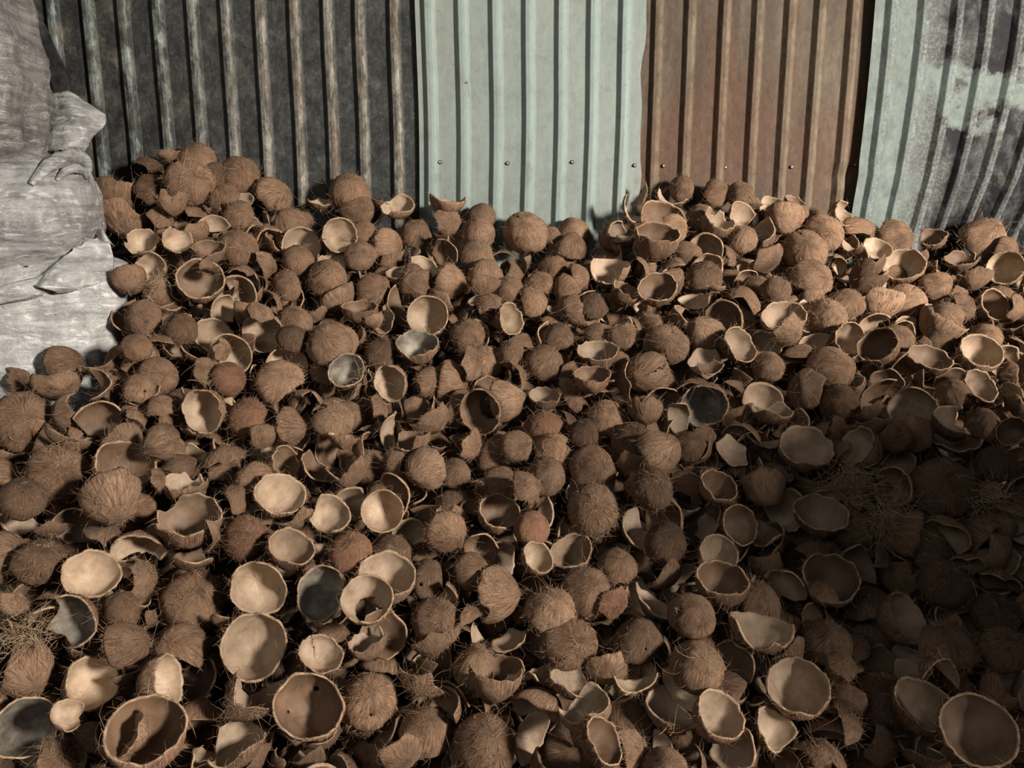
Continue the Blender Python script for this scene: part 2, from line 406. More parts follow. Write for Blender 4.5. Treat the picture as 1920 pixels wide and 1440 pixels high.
def shell_mesh(kind, seed, NR=15, NS=56, name='shell'):
    rg = random.Random(seed); fe = edge_function(kind, rg)
    sx, sy, sz = rg.uniform(.94, 1.12), rg.uniform(.88, 1.02), rg.uniform(.84, 1.18)
    if kind in 'SL': sz = rg.uniform(.7, .95)
    th = .0040 if kind != 'J' else .0046; s0 = rg.random() * 90; star = rg.random() < .4
    phi = [2 * math.pi * j / NS for j in range(NS)]
    ths = [fe(a) for a in phi]
    V = []; fib = []
    def idx(i, j, s): return s * (1 + NR * NS) + (0 if i == 0 else 1 + (i - 1) * NS + j % NS)
    for s in (0, 1):
        for i in range(NR + 1):
            for j in (range(NS) if i else range(1)):
                a = phi[j]; t = ths[j] * (i / NR) ** .92 if i else 0.0
                ca, sa, st, ct = math.cos(a), math.sin(a), math.sin(t), math.cos(t)
                lump = noise.noise(Vector((ca * st * 1.6, sa * st * 1.6, ct * 1.6 + s0))) * .075
                r = R0 * (1 + lump)
                if s == 0:
                    r += .0016 * noise.noise(Vector((ca * 9, sa * 9, t * 1.2 + s0))) * min(1, st * 2)
                    r += .0012 * noise.noise(Vector((ca * st * 9, sa * st * 9, ct * 9 + s0)))
                    if star and t < .5: r += .006 * (1 - t / .5) ** 2
                else: r -= th * (1 + .25 * noise.noise(Vector((ca * 3, sa * 3, s0 + 9))))
                pe = 1 + .12 * max(0, ct) ** 4
                V.append(Vector((r * st * ca * sx, r * st * sa * sy, -r * ct * sz * pe))); fib.append((ca * (1 if i else 0), sa * (1 if i else 0), t))
    keep = {}
    for i in range(NR):
        for j in range(NS): keep[(i, j)] = True
    def project(i0, i1, j0, j1, rad):
        for s in (0, 1):
            cs = [V[idx(i, j, s)] for i in range(i0, i1 + 1) for j in range(j0, j1 + 1)]
            c = sum(cs, Vector()) / len(cs); nrm = c.normalized()
            ring = [(i0, j) for j in range(j0, j1 + 1)] + [(i, j1) for i in range(i0 + 1, i1 + 1)] + [(i1, j) for j in range(j1 - 1, j0 - 1, -1)] + [(i, j0) for i in range(i1 - 1, i0, -1)]
            for i, j in ring:
                v = V[idx(i, j, s)]; d = v - c; d -= nrm * d.dot(nrm); k = c + d.normalized() * rad
                V[idx(i, j, s)] = k
        for i in range(i0, i1):
            for j in range(j0, j1): keep[(i, j % NS)] = False
    if kind == 'O' and NR > 10:
        j0 = rg.randrange(NS); i0 = int(NR * .42); project(i0, i0 + 2, j0, j0 + 3, .0058 * rg.uniform(.9, 1.2))
        if rg.random() < .3: project(i0, i0 + 2, j0 + 16, j0 + 18, .0035)
    if kind == 'R' :
        for i in range(int(NR * .38)):
            for j in range(NS): keep[(i, j)] = False
    if kind == 'K' and NR > 10:
        for _ in range(rg.choice((1, 2))):
            j0 = rg.randrange(NS); i0 = rg.randrange(3, 6); drift = rg.choice((-1, 1)) * rg.uniform(.2, .7); jj = float(j0)
            path = []
            for i in range(i0, NR + 1):
                path.append((i, int(jj))); jj += drift * rg.uniform(-.2, 1.3)
            for (i, j), (i2, j2) in zip(path, path[1:]): keep[(i, j % NS)] = False
            for k, (i, j) in enumerate(path):
                g = .0004 + .0016 * k / len(path)
                for s in (0, 1):
                    a, b = V[idx(i, j, s)], V[idx(i, j + 1, s)]; m = (a + b) / 2; d = (b - a).normalized() * g
                    V[idx(i, j, s)] = m - d; V[idx(i, j + 1, s)] = m + d
    Fc = []; mi = []; edges = {}
    for (i, j), k in keep.items():
        if not k: continue
        q = ([idx(0, 0, 0), idx(1, j, 0), idx(1, j + 1, 0)] if i == 0 else [idx(i, j, 0), idx(i + 1, j, 0), idx(i + 1, j + 1, 0), idx(i, j + 1, 0)])
        q = q[::-1]
        Fc.append(q); mi.append(0)
        Fc.append([v + 1 + NR * NS for v in q[::-1]]); mi.append(1)
        for a, b in zip(q, q[1:] + q[:1]): edges[(a, b)] = True
    rims = []
    for (a, b) in edges:
        if (b, a) not in edges:
            Fc.append([b, a, a + 1 + NR * NS, b + 1 + NR * NS]); mi.append(2); rims.append(a)
    # origin at the middle of the piece
    used = {v for f in Fc for v in f}
    lo = Vector([min(V[v][k] for v in used) for k in range(3)]); hi = Vector([max(V[v][k] for v in used) for k in range(3)])
    c = (lo + hi) / 2
    nv = 1 + NR * NS
    radial = [v.normalized() for v in V[:nv]]
    V = [v - c for v in V]
    size = max((V[v].xy.length for v in used)) * 2
    remap = {v: k for k, v in enumerate(sorted(used))}
    V2 = [V[v] for v in sorted(used)]; fib2 = [fib[v] for v in sorted(used)]
    F2 = [[remap[v] for v in f] for f in Fc]
    return dict(V=V2, F=F2, mi=mi, fib=fib2, size=size, surf=[(V[v], radial[v]) for v in used if v < nv], rim=[(V[v], radial[v]) for v in set(rims)], kind=kind)
def shell_to_mesh(d, name):
    me = mesh(name, d['V'], d['F'], SHELL_MATS, d['mi'])
    at = me.attributes.new('fib', 'FLOAT_VECTOR', 'POINT'); at.data.foreach_set('vector', [c for f in d['fib'] for c in f])
    return me

def strand(V, Fc, p, d, L, rad, rg, curl=1.0, n=5):
    """a coir hair: thin tapering three-sided tube that wanders"""
    pts = [p.copy()]; d = d.normalized()
    bend = Vector((rg.gauss(0, 1), rg.gauss(0, 1), rg.gauss(0, 1))) * .35 * curl
    for k in range(n):
        d = (d + bend + Vector((rg.gauss(0, .2), rg.gauss(0, .2), rg.gauss(0, .2))) * curl).normalized()
        pts.append(pts[-1] + d * (L / n))
    b = len(V)
    for k, q in enumerate(pts):
        t = (pts[min(k + 1, n)] - pts[max(k - 1, 0)]).normalized()
        u = t.orthogonal().normalized(); w = t.cross(u); r = rad * (1 - .75 * k / n)
        for m in range(3):
            a = m * 2.0944; V.append(q + u * (math.cos(a) * r) + w * (math.sin(a) * r))
    for k in range(n):
        for m in range(3):
            a = b + k * 3 + m; c = b + k * 3 + (m + 1) % 3
            Fc.append((a, c, c + 3, a + 3))
def fibre_mesh(d, seed, fuzzy):
    rg = random.Random(seed); V = []; Fc = []
    for k in range(230 if fuzzy else 95):
        p, n_ = rg.choice(d['surf'] if rg.random() < .6 else d['rim'])
        tan = n_.cross(Vector((rg.gauss(0, 1), rg.gauss(0, 1), rg.gauss(0, 1)))).normalized()
        mer = Vector((0, 0, 1)) - n_ * n_.z
        dr = mer * rg.uniform(-.4, 1.4) + tan * .7 + n_ * rg.uniform(.05, .6)
        L = rg.uniform(.008, .026) if rg.random() < .9 else rg.uniform(.03, .07)
        strand(V, Fc, p, dr, L, rg.uniform(.0003, .00055), rg, .8)
    return mesh('husk_fibres', V, Fc, [M_FIB])

VAR = {}
counts = dict(H=9, C=7, J=10, S=10, L=6, O=4, K=7, R=2)
for kind, n in counts.items():
    VAR[kind] = []
    for k in range(n):
        d = shell_mesh(kind, 100 + 37 * k + ord(kind))
        d['me'] = shell_to_mesh(d, 'coconut_shell_' + {'H': 'half', 'C': 'chipped', 'J': 'broken', 'S': 'shard', 'L': 'splinter', 'O': 'holed', 'K': 'cracked', 'R': 'ring'}[kind])
        lo_ = shell_mesh(kind, 100 + 37 * k + ord(kind), NR=9, NS=28); d['pv'] = lo_['V']; d['pf'] = lo_['F']
        d['fm'] = fibre_mesh(d, k, False); d['ff'] = fibre_mesh(d, k + 900, True)
        VAR[kind].append(d)

# x y width(px) direction-of-opening(deg) facing(deg) kind+traits, read off the photograph
TABLE = """
317 293 45 90 -30 Sl
373 297 76 250 -60 H
360 337 90 240 -70 Hf
290 317 60 200 -30 Jd
292 352 66 220 -50 Hd
450 322 74 260 -60 Hf
413 330 58 200 -50 Hd
197 350 52 270 -60 H
223 374 86 80 -10 J
238 415 104 95 -25 J
322 385 66 90 -20 C
402 377 55 20 -30 S
447 400 58 270 -70 Kf
427 360 46 250 -60 H
480 362 52 20 -40 S
522 364 76 200 -40 K
540 412 72 300 -20 J
575 410 48 200 -10 Ll
600 382 46 90 10 S
328 450 58 20 60 Jl
268 463 62 90 45 C
373 436 62 140 -40 S
392 478 66 90 25 H
450 462 72 240 -70 Hf
500 443 66 280 5 J
563 465 72 60 75 Hl
632 443 68 20 70 Kl
657 352 76 260 -50 C
670 393 66 250 -80 K
715 385 46 60 -20 S
745 393 66 90 35 J
838 385 74 80 15 Jl
843 412 60 200 -60 S
783 432 62 250 -45 C
833 440 56 60 -10 L
905 402 58 260 -50 J
897 430 66 270 -60 K
985 432 88 280 -70 K
1075 428 62 270 -50 H
1077 457 70 260 -20 J
1037 446 48 220 -60 Hf
1143 444 66 0 30 C
1205 367 52 150 25 S
1187 397 72 40 10 L
1257 377 62 70 0 L
1237 422 86 70 40 J
1228 462 86 80 25 H
1268 428 62 200 -50 Sl
735 460 66 180 -40 Hl
683 432 52 250 -60 Hf
870 470 76 80 35 C
893 476 66 270 -60 H
677 477 62 250 -70 K
1280 349 52 250 -60 H
1352 357 62 200 -30 J
1388 359 52 280 -60 K
1410 382 48 90 -20 S
1443 392 52 80 20 Jl
1487 387 44 60 20 Hd
1507 398 38 200 -40 Sl
1470 414 78 90 -40 Jlf
1570 404 54 20 30 Cl
1550 436 78 200 -70 Hlf
1617 428 64 200 -20 Jl
1687 446 76 200 -30 Kl
1747 453 56 90 20 J
1853 441 94 230 -30 Jl
1340 426 62 60 30 C
1385 408 58 40 40 Jd
1391 443 58 270 -60 H
1317 402 56 250 -50 H
1510 466 88 260 -70 Kl
1600 464 56 90 10 L
1640 472 56 70 30 J
5 686 88 250 -70 H
5 645 54 260 -60 H
72 664 76 190 -45 Sl
118 638 66 250 -60 S
130 682 76 180 -50 H
40 715 66 200 -60 J
113 722 90 120 -50 J
188 722 78 160 20 L
48 787 120 250 -80 Hlf
120 774 78 0 -20 J
145 836 52 90 -20 Sl
110 886 116 240 -80 Hf
45 928 82 250 -60 Hd
226 888 108 60 50 H
213 945 110 100 -40 Clf
190 686 62 110 -30 L
217 682 50 200 -10 L
262 723 62 250 -50 Ol
300 704 76 200 -70 Hl
300 760 58 280 -60 J
210 722 62 240 -40 J
262 594 74 330 -50 O
245 530 62 100 -40 H
290 512 76 150 30 Jl
305 573 64 70 -10 L
377 534 86 90 60 H
395 500 76 70 10 L
290 642 68 290 -10 L
258 646 56 250 -60 H
343 611 62 250 -60 Hdf
322 650 62 30 50 Hd
397 640 76 60 55 Hd
420 658 52 170 -40 Sl
437 708 66 200 -50 Hr
390 768 84 200 60 H
468 776 78 250 -60 Hrf
493 824 56 90 -40 J
420 850 82 270 -20 S
467 900 78 330 -50 Hlf
527 712 92 220 -70 Jl
497 620 76 220 72 Hl
485 582 64 280 -10 J
515 566 60 210 -10 Ll
495 530 34 200 0 L
540 530 64 250 -60 Ol
555 597 66 250 -60 Hf
592 591 62 120 20 J
613 641 86 300 -60 O
550 628 58 250 -50 Hd
617 514 78 250 -60 K
562 482 60 250 -50 H
650 702 72 90 65 Hg
553 800 76 180 -30 C
627 783 82 250 -60 Jf
642 828 56 90 10 Jl
235 834 76 120 -40 H
293 839 64 20 -30 J
250 781 52 240 20 J
350 874 68 200 -50 C
297 896 48 200 -40 S
348 920 82 90 25 C
525 872 72 20 40 H
520 938 98 60 50 H
443 930 64 250 -40 J
355 988 118 90 42 C
707 544 70 200 -60 K
770 510 62 300 -20 L
787 541 66 120 -40 H
852 534 78 160 -25 Hl
910 512 78 270 -20 H
907 540 62 90 -20 J
917 562 66 270 -30 S
957 538 54 250 -60 Hf
1037 506 64 260 -80 K
1015 528 60 250 -50 Jf
1000 560 64 260 -50 J
1143 515 80 85 15 J
1167 558 62 60 20 Hd
1232 552 74 90 50 H
1070 580 76 20 -50 J
1115 568 62 250 -50 Hd
803 597 78 110 76 Hl
852 600 30 200 -30 Sl
945 603 66 20 40 Hd
675 591 68 90 20 Hd
703 603 42 120 -40 Sl
880 622 68 250 -60 Hf
785 659 80 100 42 Hg
648 640 66 200 -60 Hl
675 633 44 160 20 S
717 656 64 250 -50 Hd
887 680 74 200 -30 S
913 674 68 250 -60 Jl
960 660 56 250 -60 Hf
1027 674 78 240 -40 H
1050 626 62 250 -50 Hd
1125 624 56 250 -60 Jf
1173 630 62 200 -60 Jf
1250 643 86 260 -80 K
1120 674 78 90 30 Hd
1110 717 78 90 25 H
1205 703 86 20 -60 K
740 716 70 200 60 Hl
813 714 64 200 -50 Cl
910 768 90 200 52 Rd
960 750 86 190 -20 Kl
972 705 70 200 -20 L
1020 755 62 90 30 Hd
1140 778 78 260 -60 Klf
1097 806 62 250 -50 Hd
1210 776 64 90 -40 C
790 776 86 130 -10 Ll
815 792 78 130 -30 S
1245 841 86 215 -25 Cl
887 834 72 160 -30 Sl
1020 797 80 270 -50 Hr
1035 836 80 270 -50 Sl
975 836 66 200 -50 H
1118 878 102 220 -60 K
1027 884 78 250 -60 H
775 832 70 90 10 J
818 841 38 90 0 S
790 882 82 20 -50 C
735 872 66 0 -40 S
855 882 62 250 -60 H
900 905 62 60 10 L
1190 820 82 250 -50 Hd
1225 907 88 250 -60 Hdf
717 955 80 260 80 Hl
1113 952 102 250 -80 Hf
993 912 72 200 -20 Jf
655 892 88 90 -20 J
933 972 80 70 50 H
713 765 56 200 -40 S
655 775 70 250 -60 K
1323 514 76 250 -50 Hd
1343 541 38 90 -10 Sl
1530 525 88 200 -50 Jl
1453 553 62 90 -40 Hd
1420 536 60 250 -50 Hd
1617 528 82 40 -30 Cd
1650 578 86 90 -30 Jl
1590 563 70 250 -50 H
1693 508 76 90 50 H
1700 561 74 250 -70 Kl
1760 536 62 200 -50 Jl
1887 507 64 120 72 Hl
1803 493 58 90 30 C
1825 526 62 90 -20 J
1773 590 70 250 -60 H
1813 570 56 200 -40 S
1853 577 64 30 40 Hd
1905 583 60 160 -20 J
1553 588 80 250 -60 Hf
1467 608 86 90 42 H
1483 622 70 160 -40 Sl
1317 618 78 300 -40 H
1377 652 78 30 40 Hd
1583 637 66 20 50 Hd
1653 657 76 130 50 H
1680 634 72 250 -60 H
1763 638 62 250 -50 Hd
1830 670 78 60 45 Hl
1850 631 58 250 -60 H
1570 690 94 200 -50 Cl
1443 681 62 250 -60 H
1330 691 52 90 30 S
1323 752 92 250 65 Hg
1380 728 54 200 -20 L
1577 748 76 250 -60 Hd
1633 776 58 120 -30 S
1737 684 82 70 30 Hd
1787 734 76 280 -50 Jl
1827 731 68 40 40 Hd
1723 770 92 170 50 Jl
1780 802 78 70 35 Jd
1905 812 56 160 60 H
1847 789 66 250 -50 H
1443 777 78 70 20 J
1327 824 60 200 -50 S
1295 832 66 250 -60 H
1573 800 50 200 -40 S
1503 853 102 70 45 H
1620 850 84 150 40 C
1437 925 86 110 -40 C
1297 912 82 200 -50 J
1340 922 76 60 40 H
1772 908 116 250 -60 Hdf
1872 862 72 250 -50 Hd
20 1040 104 190 -40 Kl
95 996 62 90 -30 S
77 1046 98 250 -60 Hdf
168 1084 100 60 65 Hl
138 1156 108 210 55 Jg
395 1008 76 160 -10 Ll
460 1006 88 250 -80 Hrf
540 1040 88 60 45 Hd
617 970 80 60 58 Jl
610 1115 102 160 65 Hg
483 1096 110 280 72 Cl
367 1122 118 240 -70 Hf
268 1082 82 200 -40 Jf
230 1137 78 250 -60 O
250 1206 96 180 -35 Jf
330 1208 112 300 -60 J
478 1221 124 100 76 Hl
28 1140 68 90 -40 Jlf
55 1268 116 110 -50 Jl
160 1290 102 30 58 Cl
122 1348 66 60 50 J
38 1372 114 30 75 Hg
165 1218 92 60 40 Hd
292 1282 102 0 30 H
275 1392 142 90 58 H
252 1378 88 160 40 Jl
110 1420 92 200 -50 Sf
450 1322 108 30 -20 Jdf
440 1408 112 90 32 Jf
585 1332 130 120 75 O
597 1236 84 60 55 K
632 1202 74 200 -60 Hl
660 1027 82 250 -60 Hrf
735 1032 78 250 -60 Hdf
847 1002 84 150 -50 Hlf
1000 985 68 250 -60 Hr
723 1096 108 80 52 H
690 1132 100 100 60 Rl
803 1078 82 250 -60 Od
893 1068 74 200 -50 H
945 1114 108 180 -30 Cl
1000 1052 64 40 50 Ol
1073 1046 84 100 52 Hd
1107 1102 98 230 -60 Hf
1160 1058 78 250 -60 C
1155 1136 76 160 -40 Sr
1037 1135 98 250 -55 Hlf
887 1152 78 240 -30 L
823 1157 98 240 -60 Hf
810 1212 72 100 -40 S
693 1217 78 100 30 Cl
693 1308 108 250 -70 Olf
790 1287 104 70 -30 Sf
800 1362 98 250 -60 Ol
755 1416 92 120 -50 Sl
893 1239 92 250 -50 Jf
927 1292 110 80 25 J
913 1388 122 250 -68 Hf
1077 1204 112 200 -60 Kf
1200 1192 106 250 -60 Od
1137 1258 88 90 -50 Sl
1187 1282 92 80 35 L
1070 1288 84 90 30 J
1090 1338 112 80 32 Jl
1190 1404 100 190 -40 Slf
1250 1436 84 250 -70 Hl
1117 1398 92 30 35 H
1250 1012 88 250 -60 Cd
1340 1046 82 50 50 H
1375 987 78 20 50 Hd
1535 977 98 80 45 Hd
1430 1122 88 250 -40 Jf
1553 1102 108 80 52 H
1545 1108 62 250 -40 S
1300 1147 92 250 -60 O
1350 1105 98 80 40 Hd
1423 1191 128 85 12 J
1677 1166 96 30 32 H
1770 1202 110 280 -30 Jf
1760 1257 110 280 8 L
1497 1302 118 100 60 Hl
1580 1244 72 250 -40 Sf
1555 1195 92 250 -60 Hf
1653 1302 108 250 -60 Od
1720 1337 112 60 45 Hd
1338 1352 104 50 45 Hl
1445 1377 92 60 25 J
1580 1352 112 240 -10 L
1825 1377 132 60 70 Hd
1870 1307 78 90 -40 Jlf
1545 1417 102 250 -40 Jf
1310 1242 102 250 -60 Hf
1870 1147 86 250 -60 Hd
1885 1212 88 250 -60 Hf
1775 1087 92 250 -60 Hdf
"""
items = []
rg = random.Random(5)
for ln in TABLE.strip().splitlines():
    a = ln.split(); x, y, w, dr, fc = map(float, a[:5]); items.append(dict(x=x, y=y, w=w, dir=dr, face=fc, k=a[5][0], tr=a[5][1:]))
for i, it in enumerate(items):
    d = VAR[it['k']][(i * 7 + int(it['x'])) % len(VAR[it['k']])]; it['d'] = d
    p, t = hit(it['x'], it['y'])
    it['ray'] = ray(it['x'], it['y']); it['t'] = t - .012
    it['size'] = it['w'] * it['t'] / F
# let neighbours settle: pieces that would share the same space slide apart along their own sight lines
for _ in range(14):
    for i, a in enumerate(items):
        pa = CAM + a['ray'] * a['t']
        for b in items[i + 1:]:
            if abs(a['x'] - b['x']) > 130 or abs(a['y'] - b['y']) > 130: continue
            pb = CAM + b['ray'] * b['t']; D = (pa - pb).length; need = .36 * (a['size'] + b['size'])
            if D < need:
                front, back = (a, b) if (a['y'] + .15 * a['w']) > (b['y'] + .15 * b['w']) else (b, a)
                if a['k'] in 'SL' and b['k'] in 'HCR' and b['face'] > 30: front, back = a, b
                if b['k'] in 'SL' and a['k'] in 'HCR' and a['face'] > 30: front, back = b, a
                s = min(.008, (need - D) * .3); front['t'] -= s * .5; back['t'] += s * .5
def pose(it, i):
    rgi = random.Random(1000 + i)
    v = it['ray'].normalized(); right = v.cross(Vector((0, 0, 1))).normalized(); up = right.cross(v)
    e, a = R(it['face']), R(it['dir'])
    ax = (right * math.cos(a) + up * math.sin(a)) * math.cos(e) - v * math.sin(e)
    it['rot'] = ax.to_track_quat('Z', 'Y').to_matrix().to_4x4() @ Matrix.Rotation(rgi.uniform(0, 6.28), 4, 'Z')
    it['sq'] = rgi.uniform(.93, 1.07)
def placed(it):
    s = it['w'] * it['t'] / F / it['d']['size'] * 1.04
    return Matrix.Translation(CAM + it['ray'] * it['t']) @ it['rot'] @ Matrix.Diagonal((s, s, s * it['sq'], 1))
def tree_of(it):
    m = placed(it); return BVHTree.FromPolygons([m @ v for v in it['d']['pv']], it['d']['pf'])
for i, it in enumerate(items): pose(it, i); it['home'] = it['t']; it['bvh'] = tree_of(it)
for step in range(16):
    moved = 0
    for i, a in enumerate(items):
        for b in items[i + 1:]:
            if abs(a['x'] - b['x']) > 125 or abs(a['y'] - b['y']) > 125: continue
            if (CAM + a['ray'] * a['t'] - CAM - b['ray'] * b['t']).length > .56 * (a['size'] + b['size']): continue
            n_ = len(a['bvh'].overlap(b['bvh']))
            if not n_: continue
            f, k = (a, b) if a['t'] < b['t'] else (b, a)
            if f['k'] in 'HCR' and f['face'] > 35 and k['k'] in 'SLJ': f, k = k, f
            for q, dt in ((f, -.0065), (k, .0045)):
                if abs(q['t'] + dt - q['home']) < .085: q['t'] += dt; q['bvh'] = tree_of(q); moved += 1
    if not moved: break
print('settle steps', step, 'last moved', moved)
for it in items:
    p = CAM + it['ray'] * it['t']
    lim = 2.362 - it['w'] * it['t'] / F * .42
    if p.y > lim: it['t'] *= lim / p.y

# ------------------------------------------------------------------ names and labels
FORM = {'H': 'half shell', 'C': 'chipped half shell', 'J': 'jagged broken shell', 'S': 'shell fragment', 'L': 'curved shell splinter', 'O': 'round-holed half shell', 'K': 'cracked half shell', 'R': 'open shell ring'}
def posture(it):
    f, d = it['face'], it['dir'] % 360
    if it['k'] == 'L' and abs(f) < 35: return 'standing on edge'
    if f >= 55: return 'hollow facing out'
    if f >= 20: return 'opening upward' if 45 <= d <= 135 else ('opening rightward' if d < 45 or d > 315 else ('opening leftward' if d < 235 else 'opening downward'))
    if f > -30: return 'seen side-on'
    if f > -56: return 'tilted, back outward'
    return 'domed back outward'
def tone(it):
    tr = it['tr']; s = []
    if 'l' in tr: s.append('pale')
    if 'd' in tr: s.append('dark')
    if 'g' in tr: s.append('grey-lined')
    if 'r' in tr: s.append('reddish')
    if 'f' in tr: s.append('hairy')
    return ' '.join(s) if s else 'brown'
COLS = [(110, 'the left edge'), (260, 'the sacks'), (440, "the sooty sheet's left"), (600, "the sooty sheet's middle"), (780, "the sooty sheet's right"), (920, "the green sheet's left"), (1060, "the green sheet's middle"), (1210, "the green sheet's right"), (1350, "the rusty sheet's left"), (1490, "the rusty sheet's middle"), (1630, "the rusty sheet's right"), (1770, 'the scorched sheet'), (9999, 'the right edge')]
ROWS = [(420, 'on the crest'), (500, 'near the crest'), (590, 'high'), (680, 'upper middle'), (780, 'mid-heap'), (890, 'beneath mid-heap'), (1010, 'lower middle'), (1140, 'low'), (1280, 'very low'), (9999, 'along the bottom')]
def where(it):
    c = next(n for lim, n in COLS if it['x'] < lim); r = next(n for lim, n in ROWS if it['y'] < lim)
    prep = 'by ' if 'edge' in c else 'below '
    return r + ' ' + prep + c
groups_ = {}
for it in items:
    it['label'] = tone(it) + ' ' + FORM[it['k']] + ' ' + posture(it) + ', ' + where(it)
    if len(it['label'].split()) > 14: it['label'] = it['label'].replace('hairy ', '').replace(' open both ends', '')
    groups_.setdefault(it['label'], []).append(it)
for lab, g in groups_.items():
    if len(g) == 1: continue
    xs = [q['x'] for q in g]; ys = [q['y'] for q in g]
    hor = (max(xs) - min(xs)) >= (max(ys) - min(ys)); g.sort(key=lambda q: q['x'] if hor else q['y'])
    big = max(len(q['label'].split()) for q in g)
    if big > 12 and len(g) > 3: lab = lab.replace('hairy ', '').replace('jagged broken shell', 'jagged shell').replace("sheet's ", '')
    words = {2: ('left', 'right') if hor else ('upper', 'lower'), 3: ('left', 'middle', 'right') if hor else ('upper', 'middle', 'lower')}.get(len(g)) or ['%s from %s' % (w, 'left' if hor else 'top') for w in ('first', 'second', 'third', 'fourth', 'fifth', 'sixth')]
    for q, w_ in zip(g, words): q['label'] = (w_ + ' ' + lab) if ' from ' not in w_ else lab + ', ' + w_

# ------------------------------------------------------------------ put the countable shells in place
for i, it in enumerate(items):
    rgi = random.Random(1000 + i); d = it['d']; tr = it['tr']
    nm = 'half_coconut_shell' if it['k'] in 'HCOKR' else 'broken_shell_piece'
    o = link(nm, d['me'])
    o.matrix_world = placed(it)
    o.color = (.62 if 'd' in tr else (1.28 if 'l' in tr else 1.0), 1.0 if 'l' in tr else 0.0, 1.0 if 'r' in tr else 0.0, 0.0 if 'g' in tr else 1.0)
    tag(o, it['label'], 'coconut shell', 'half coconut shells in the heap' if nm[0] == 'h' else 'broken shell pieces in the heap')
    f = link('husk_fibres', d['ff'] if 'f' in tr else d['fm'], o); f['kind'] = 'stuff'

# ------------------------------------------------------------------ the rest of the heap, beyond counting
lowv = []
for kind, n in (('H', 3), ('C', 4), ('J', 10), ('S', 9), ('L', 4)):
    for k in range(n): lowv.append(shell_mesh(kind, 3000 + 11 * k + ord(kind), NR=9, NS=30))
AV = []; AF = []; AM = []; AFib = []; AT = []
HV = []; HF = []
rg = random.Random(77)
def drop(p, size, up_bias, hairs, tests):
    """lay one piece down; turn it until it touches none of its neighbours"""
    for attempt in range(7 if tests is not None else 1):
        d = rg.choice(lowv)
        ax = Vector((rg.gauss(0, 1), rg.gauss(0, 1), rg.gauss(0, 1))).normalized() + Vector((0, -.5, .3)) * up_bias * rg.choice((1, 1.4, 1, -1.1))
        m = Matrix.Translation(p) @ ax.to_track_quat('Z', 'Y').to_matrix().to_4x4() @ Matrix.Rotation(rg.uniform(0, 6.28), 4, 'Z') @ Matrix.Scale(size / .12, 4)
        V = [m @ v for v in d['V']]; tr = None
        if tests is not None:
            tr = BVHTree.FromPolygons(V, d['F'])
            if any(tr.overlap(q) for q in tests):
                size *= .97; continue
        break
    else: return None
    b = len(AV); AV.extend(V); AF.extend([[v + b for v in f] for f in d['F']]); AM.extend(d['mi']); AFib.extend(d['fib']); t = rg.random(); AT.extend([t] * len(V))
    for k in range(hairs):
        q, n_ = rg.choice(d['surf']); q = m @ q; n_ = (m.to_3x3() @ n_).normalized()
        strand(HV, HF, q, n_ * .4 + Vector((rg.gauss(0, 1), rg.gauss(0, 1), rg.gauss(0, 1))) * .5, rg.uniform(.01, .03) if rg.random() < .85 else .06, rg.uniform(.0003, .0005), rg, .8, 4)
    return tr or True
for it in items: it['bvh'] = tree_of(it)
near = [(CAM + it['ray'] * it['t'], it['size'] / 2, it['bvh']) for it in items]
def layer(depth, step, hairs, contact=True):
    y = .72; n_in = 0
    while y < 2.33:
        x = -1.75
        while x < min(1.95, .75 * y + .45):
            xx = x + rg.uniform(-.35, .35) * step; yy = y + rg.uniform(-.35, .35) * step
            x += step
            yy = min(yy, 2.27)
            n = Vector((0, -.643, .766)) if yy > 1.0 else Vector((0, -.2, .98))
            p = Vector((xx, yy, H(xx, yy))) - n * (depth + rg.uniform(-.012, .012))
            p.z = max(p.z, .05); p.y = min(p.y, 2.28)
            if p.x < SACKX + .07 and p.y > 1.72: continue
            size = rg.uniform(.104, .130)
            if contact:
                tests = [b for q, r, b in near if b is not None and (q - p).length < r + size * .55]
                tr = drop(p, size, .6, hairs, tests)
                if tr is None: continue
                near.append((p, size / 2, tr))
            else: drop(p, size, 1.0, hairs, None)
            n_in += 1
        y += step * .80
    print('layer', depth, n_in)
layer(.014, .056, 16)
layer(.045, .056, 14)
layer(.085, .064, 8)
layer(.135, .075, 2, False)
# heap core added beneath the shells so the gaps stay dark and closed
NX, NY = 90, 56; DV = []; DF = []
for top in (1, 0):
    for j in range(NY):
        for i in range(NX):
            x = -1.85 + 3.9 * i / (NX - 1); y = .60 + 1.76 * j / (NY - 1)
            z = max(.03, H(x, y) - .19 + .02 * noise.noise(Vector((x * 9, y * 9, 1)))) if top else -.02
            if top and j == 0: z = .0
            DV.append((x, y, z))
o_ = NX * NY
for j in range(NY - 1):
    for i in range(NX - 1):
        a = j * NX + i; DF.append((a, a + 1, a + NX + 1, a + NX)); DF.append((o_ + a, o_ + a + NX, o_ + a + NX + 1, o_ + a + 1))
for i in range(NX - 1):
    for a, b in ((i + 1, i), ((NY - 1) * NX + i, (NY - 1) * NX + i + 1)): DF.append((a, b, b + o_, a + o_))
for j in range(NY - 1):
    for a, b in ((j * NX, (j + 1) * NX), ((j + 1) * NX + NX - 1, j * NX + NX - 1)): DF.append((a, b, b + o_, a + o_))
tag(link('heap_core', mesh('heap_core', DV, DF, [mat_simple('dark heap core', [(0.3, (0.03, 0.018, 0.011)), (0.7, (0.10, 0.062, 0.038))], 60, 0.95, 1.0)])), 'dark brown heap core added beneath the shells to close the gaps', 'heap core', kind='stuff')
me = mesh('coconut_shell_heap', AV, AF, SHELL_MATS, AM)
at = me.attributes.new('fib', 'FLOAT_VECTOR', 'POINT'); at.data.foreach_set('vector', [c for f in AFib for c in f])
at = me.attributes.new('tone', 'FLOAT', 'POINT'); at.data.foreach_set('value', AT)
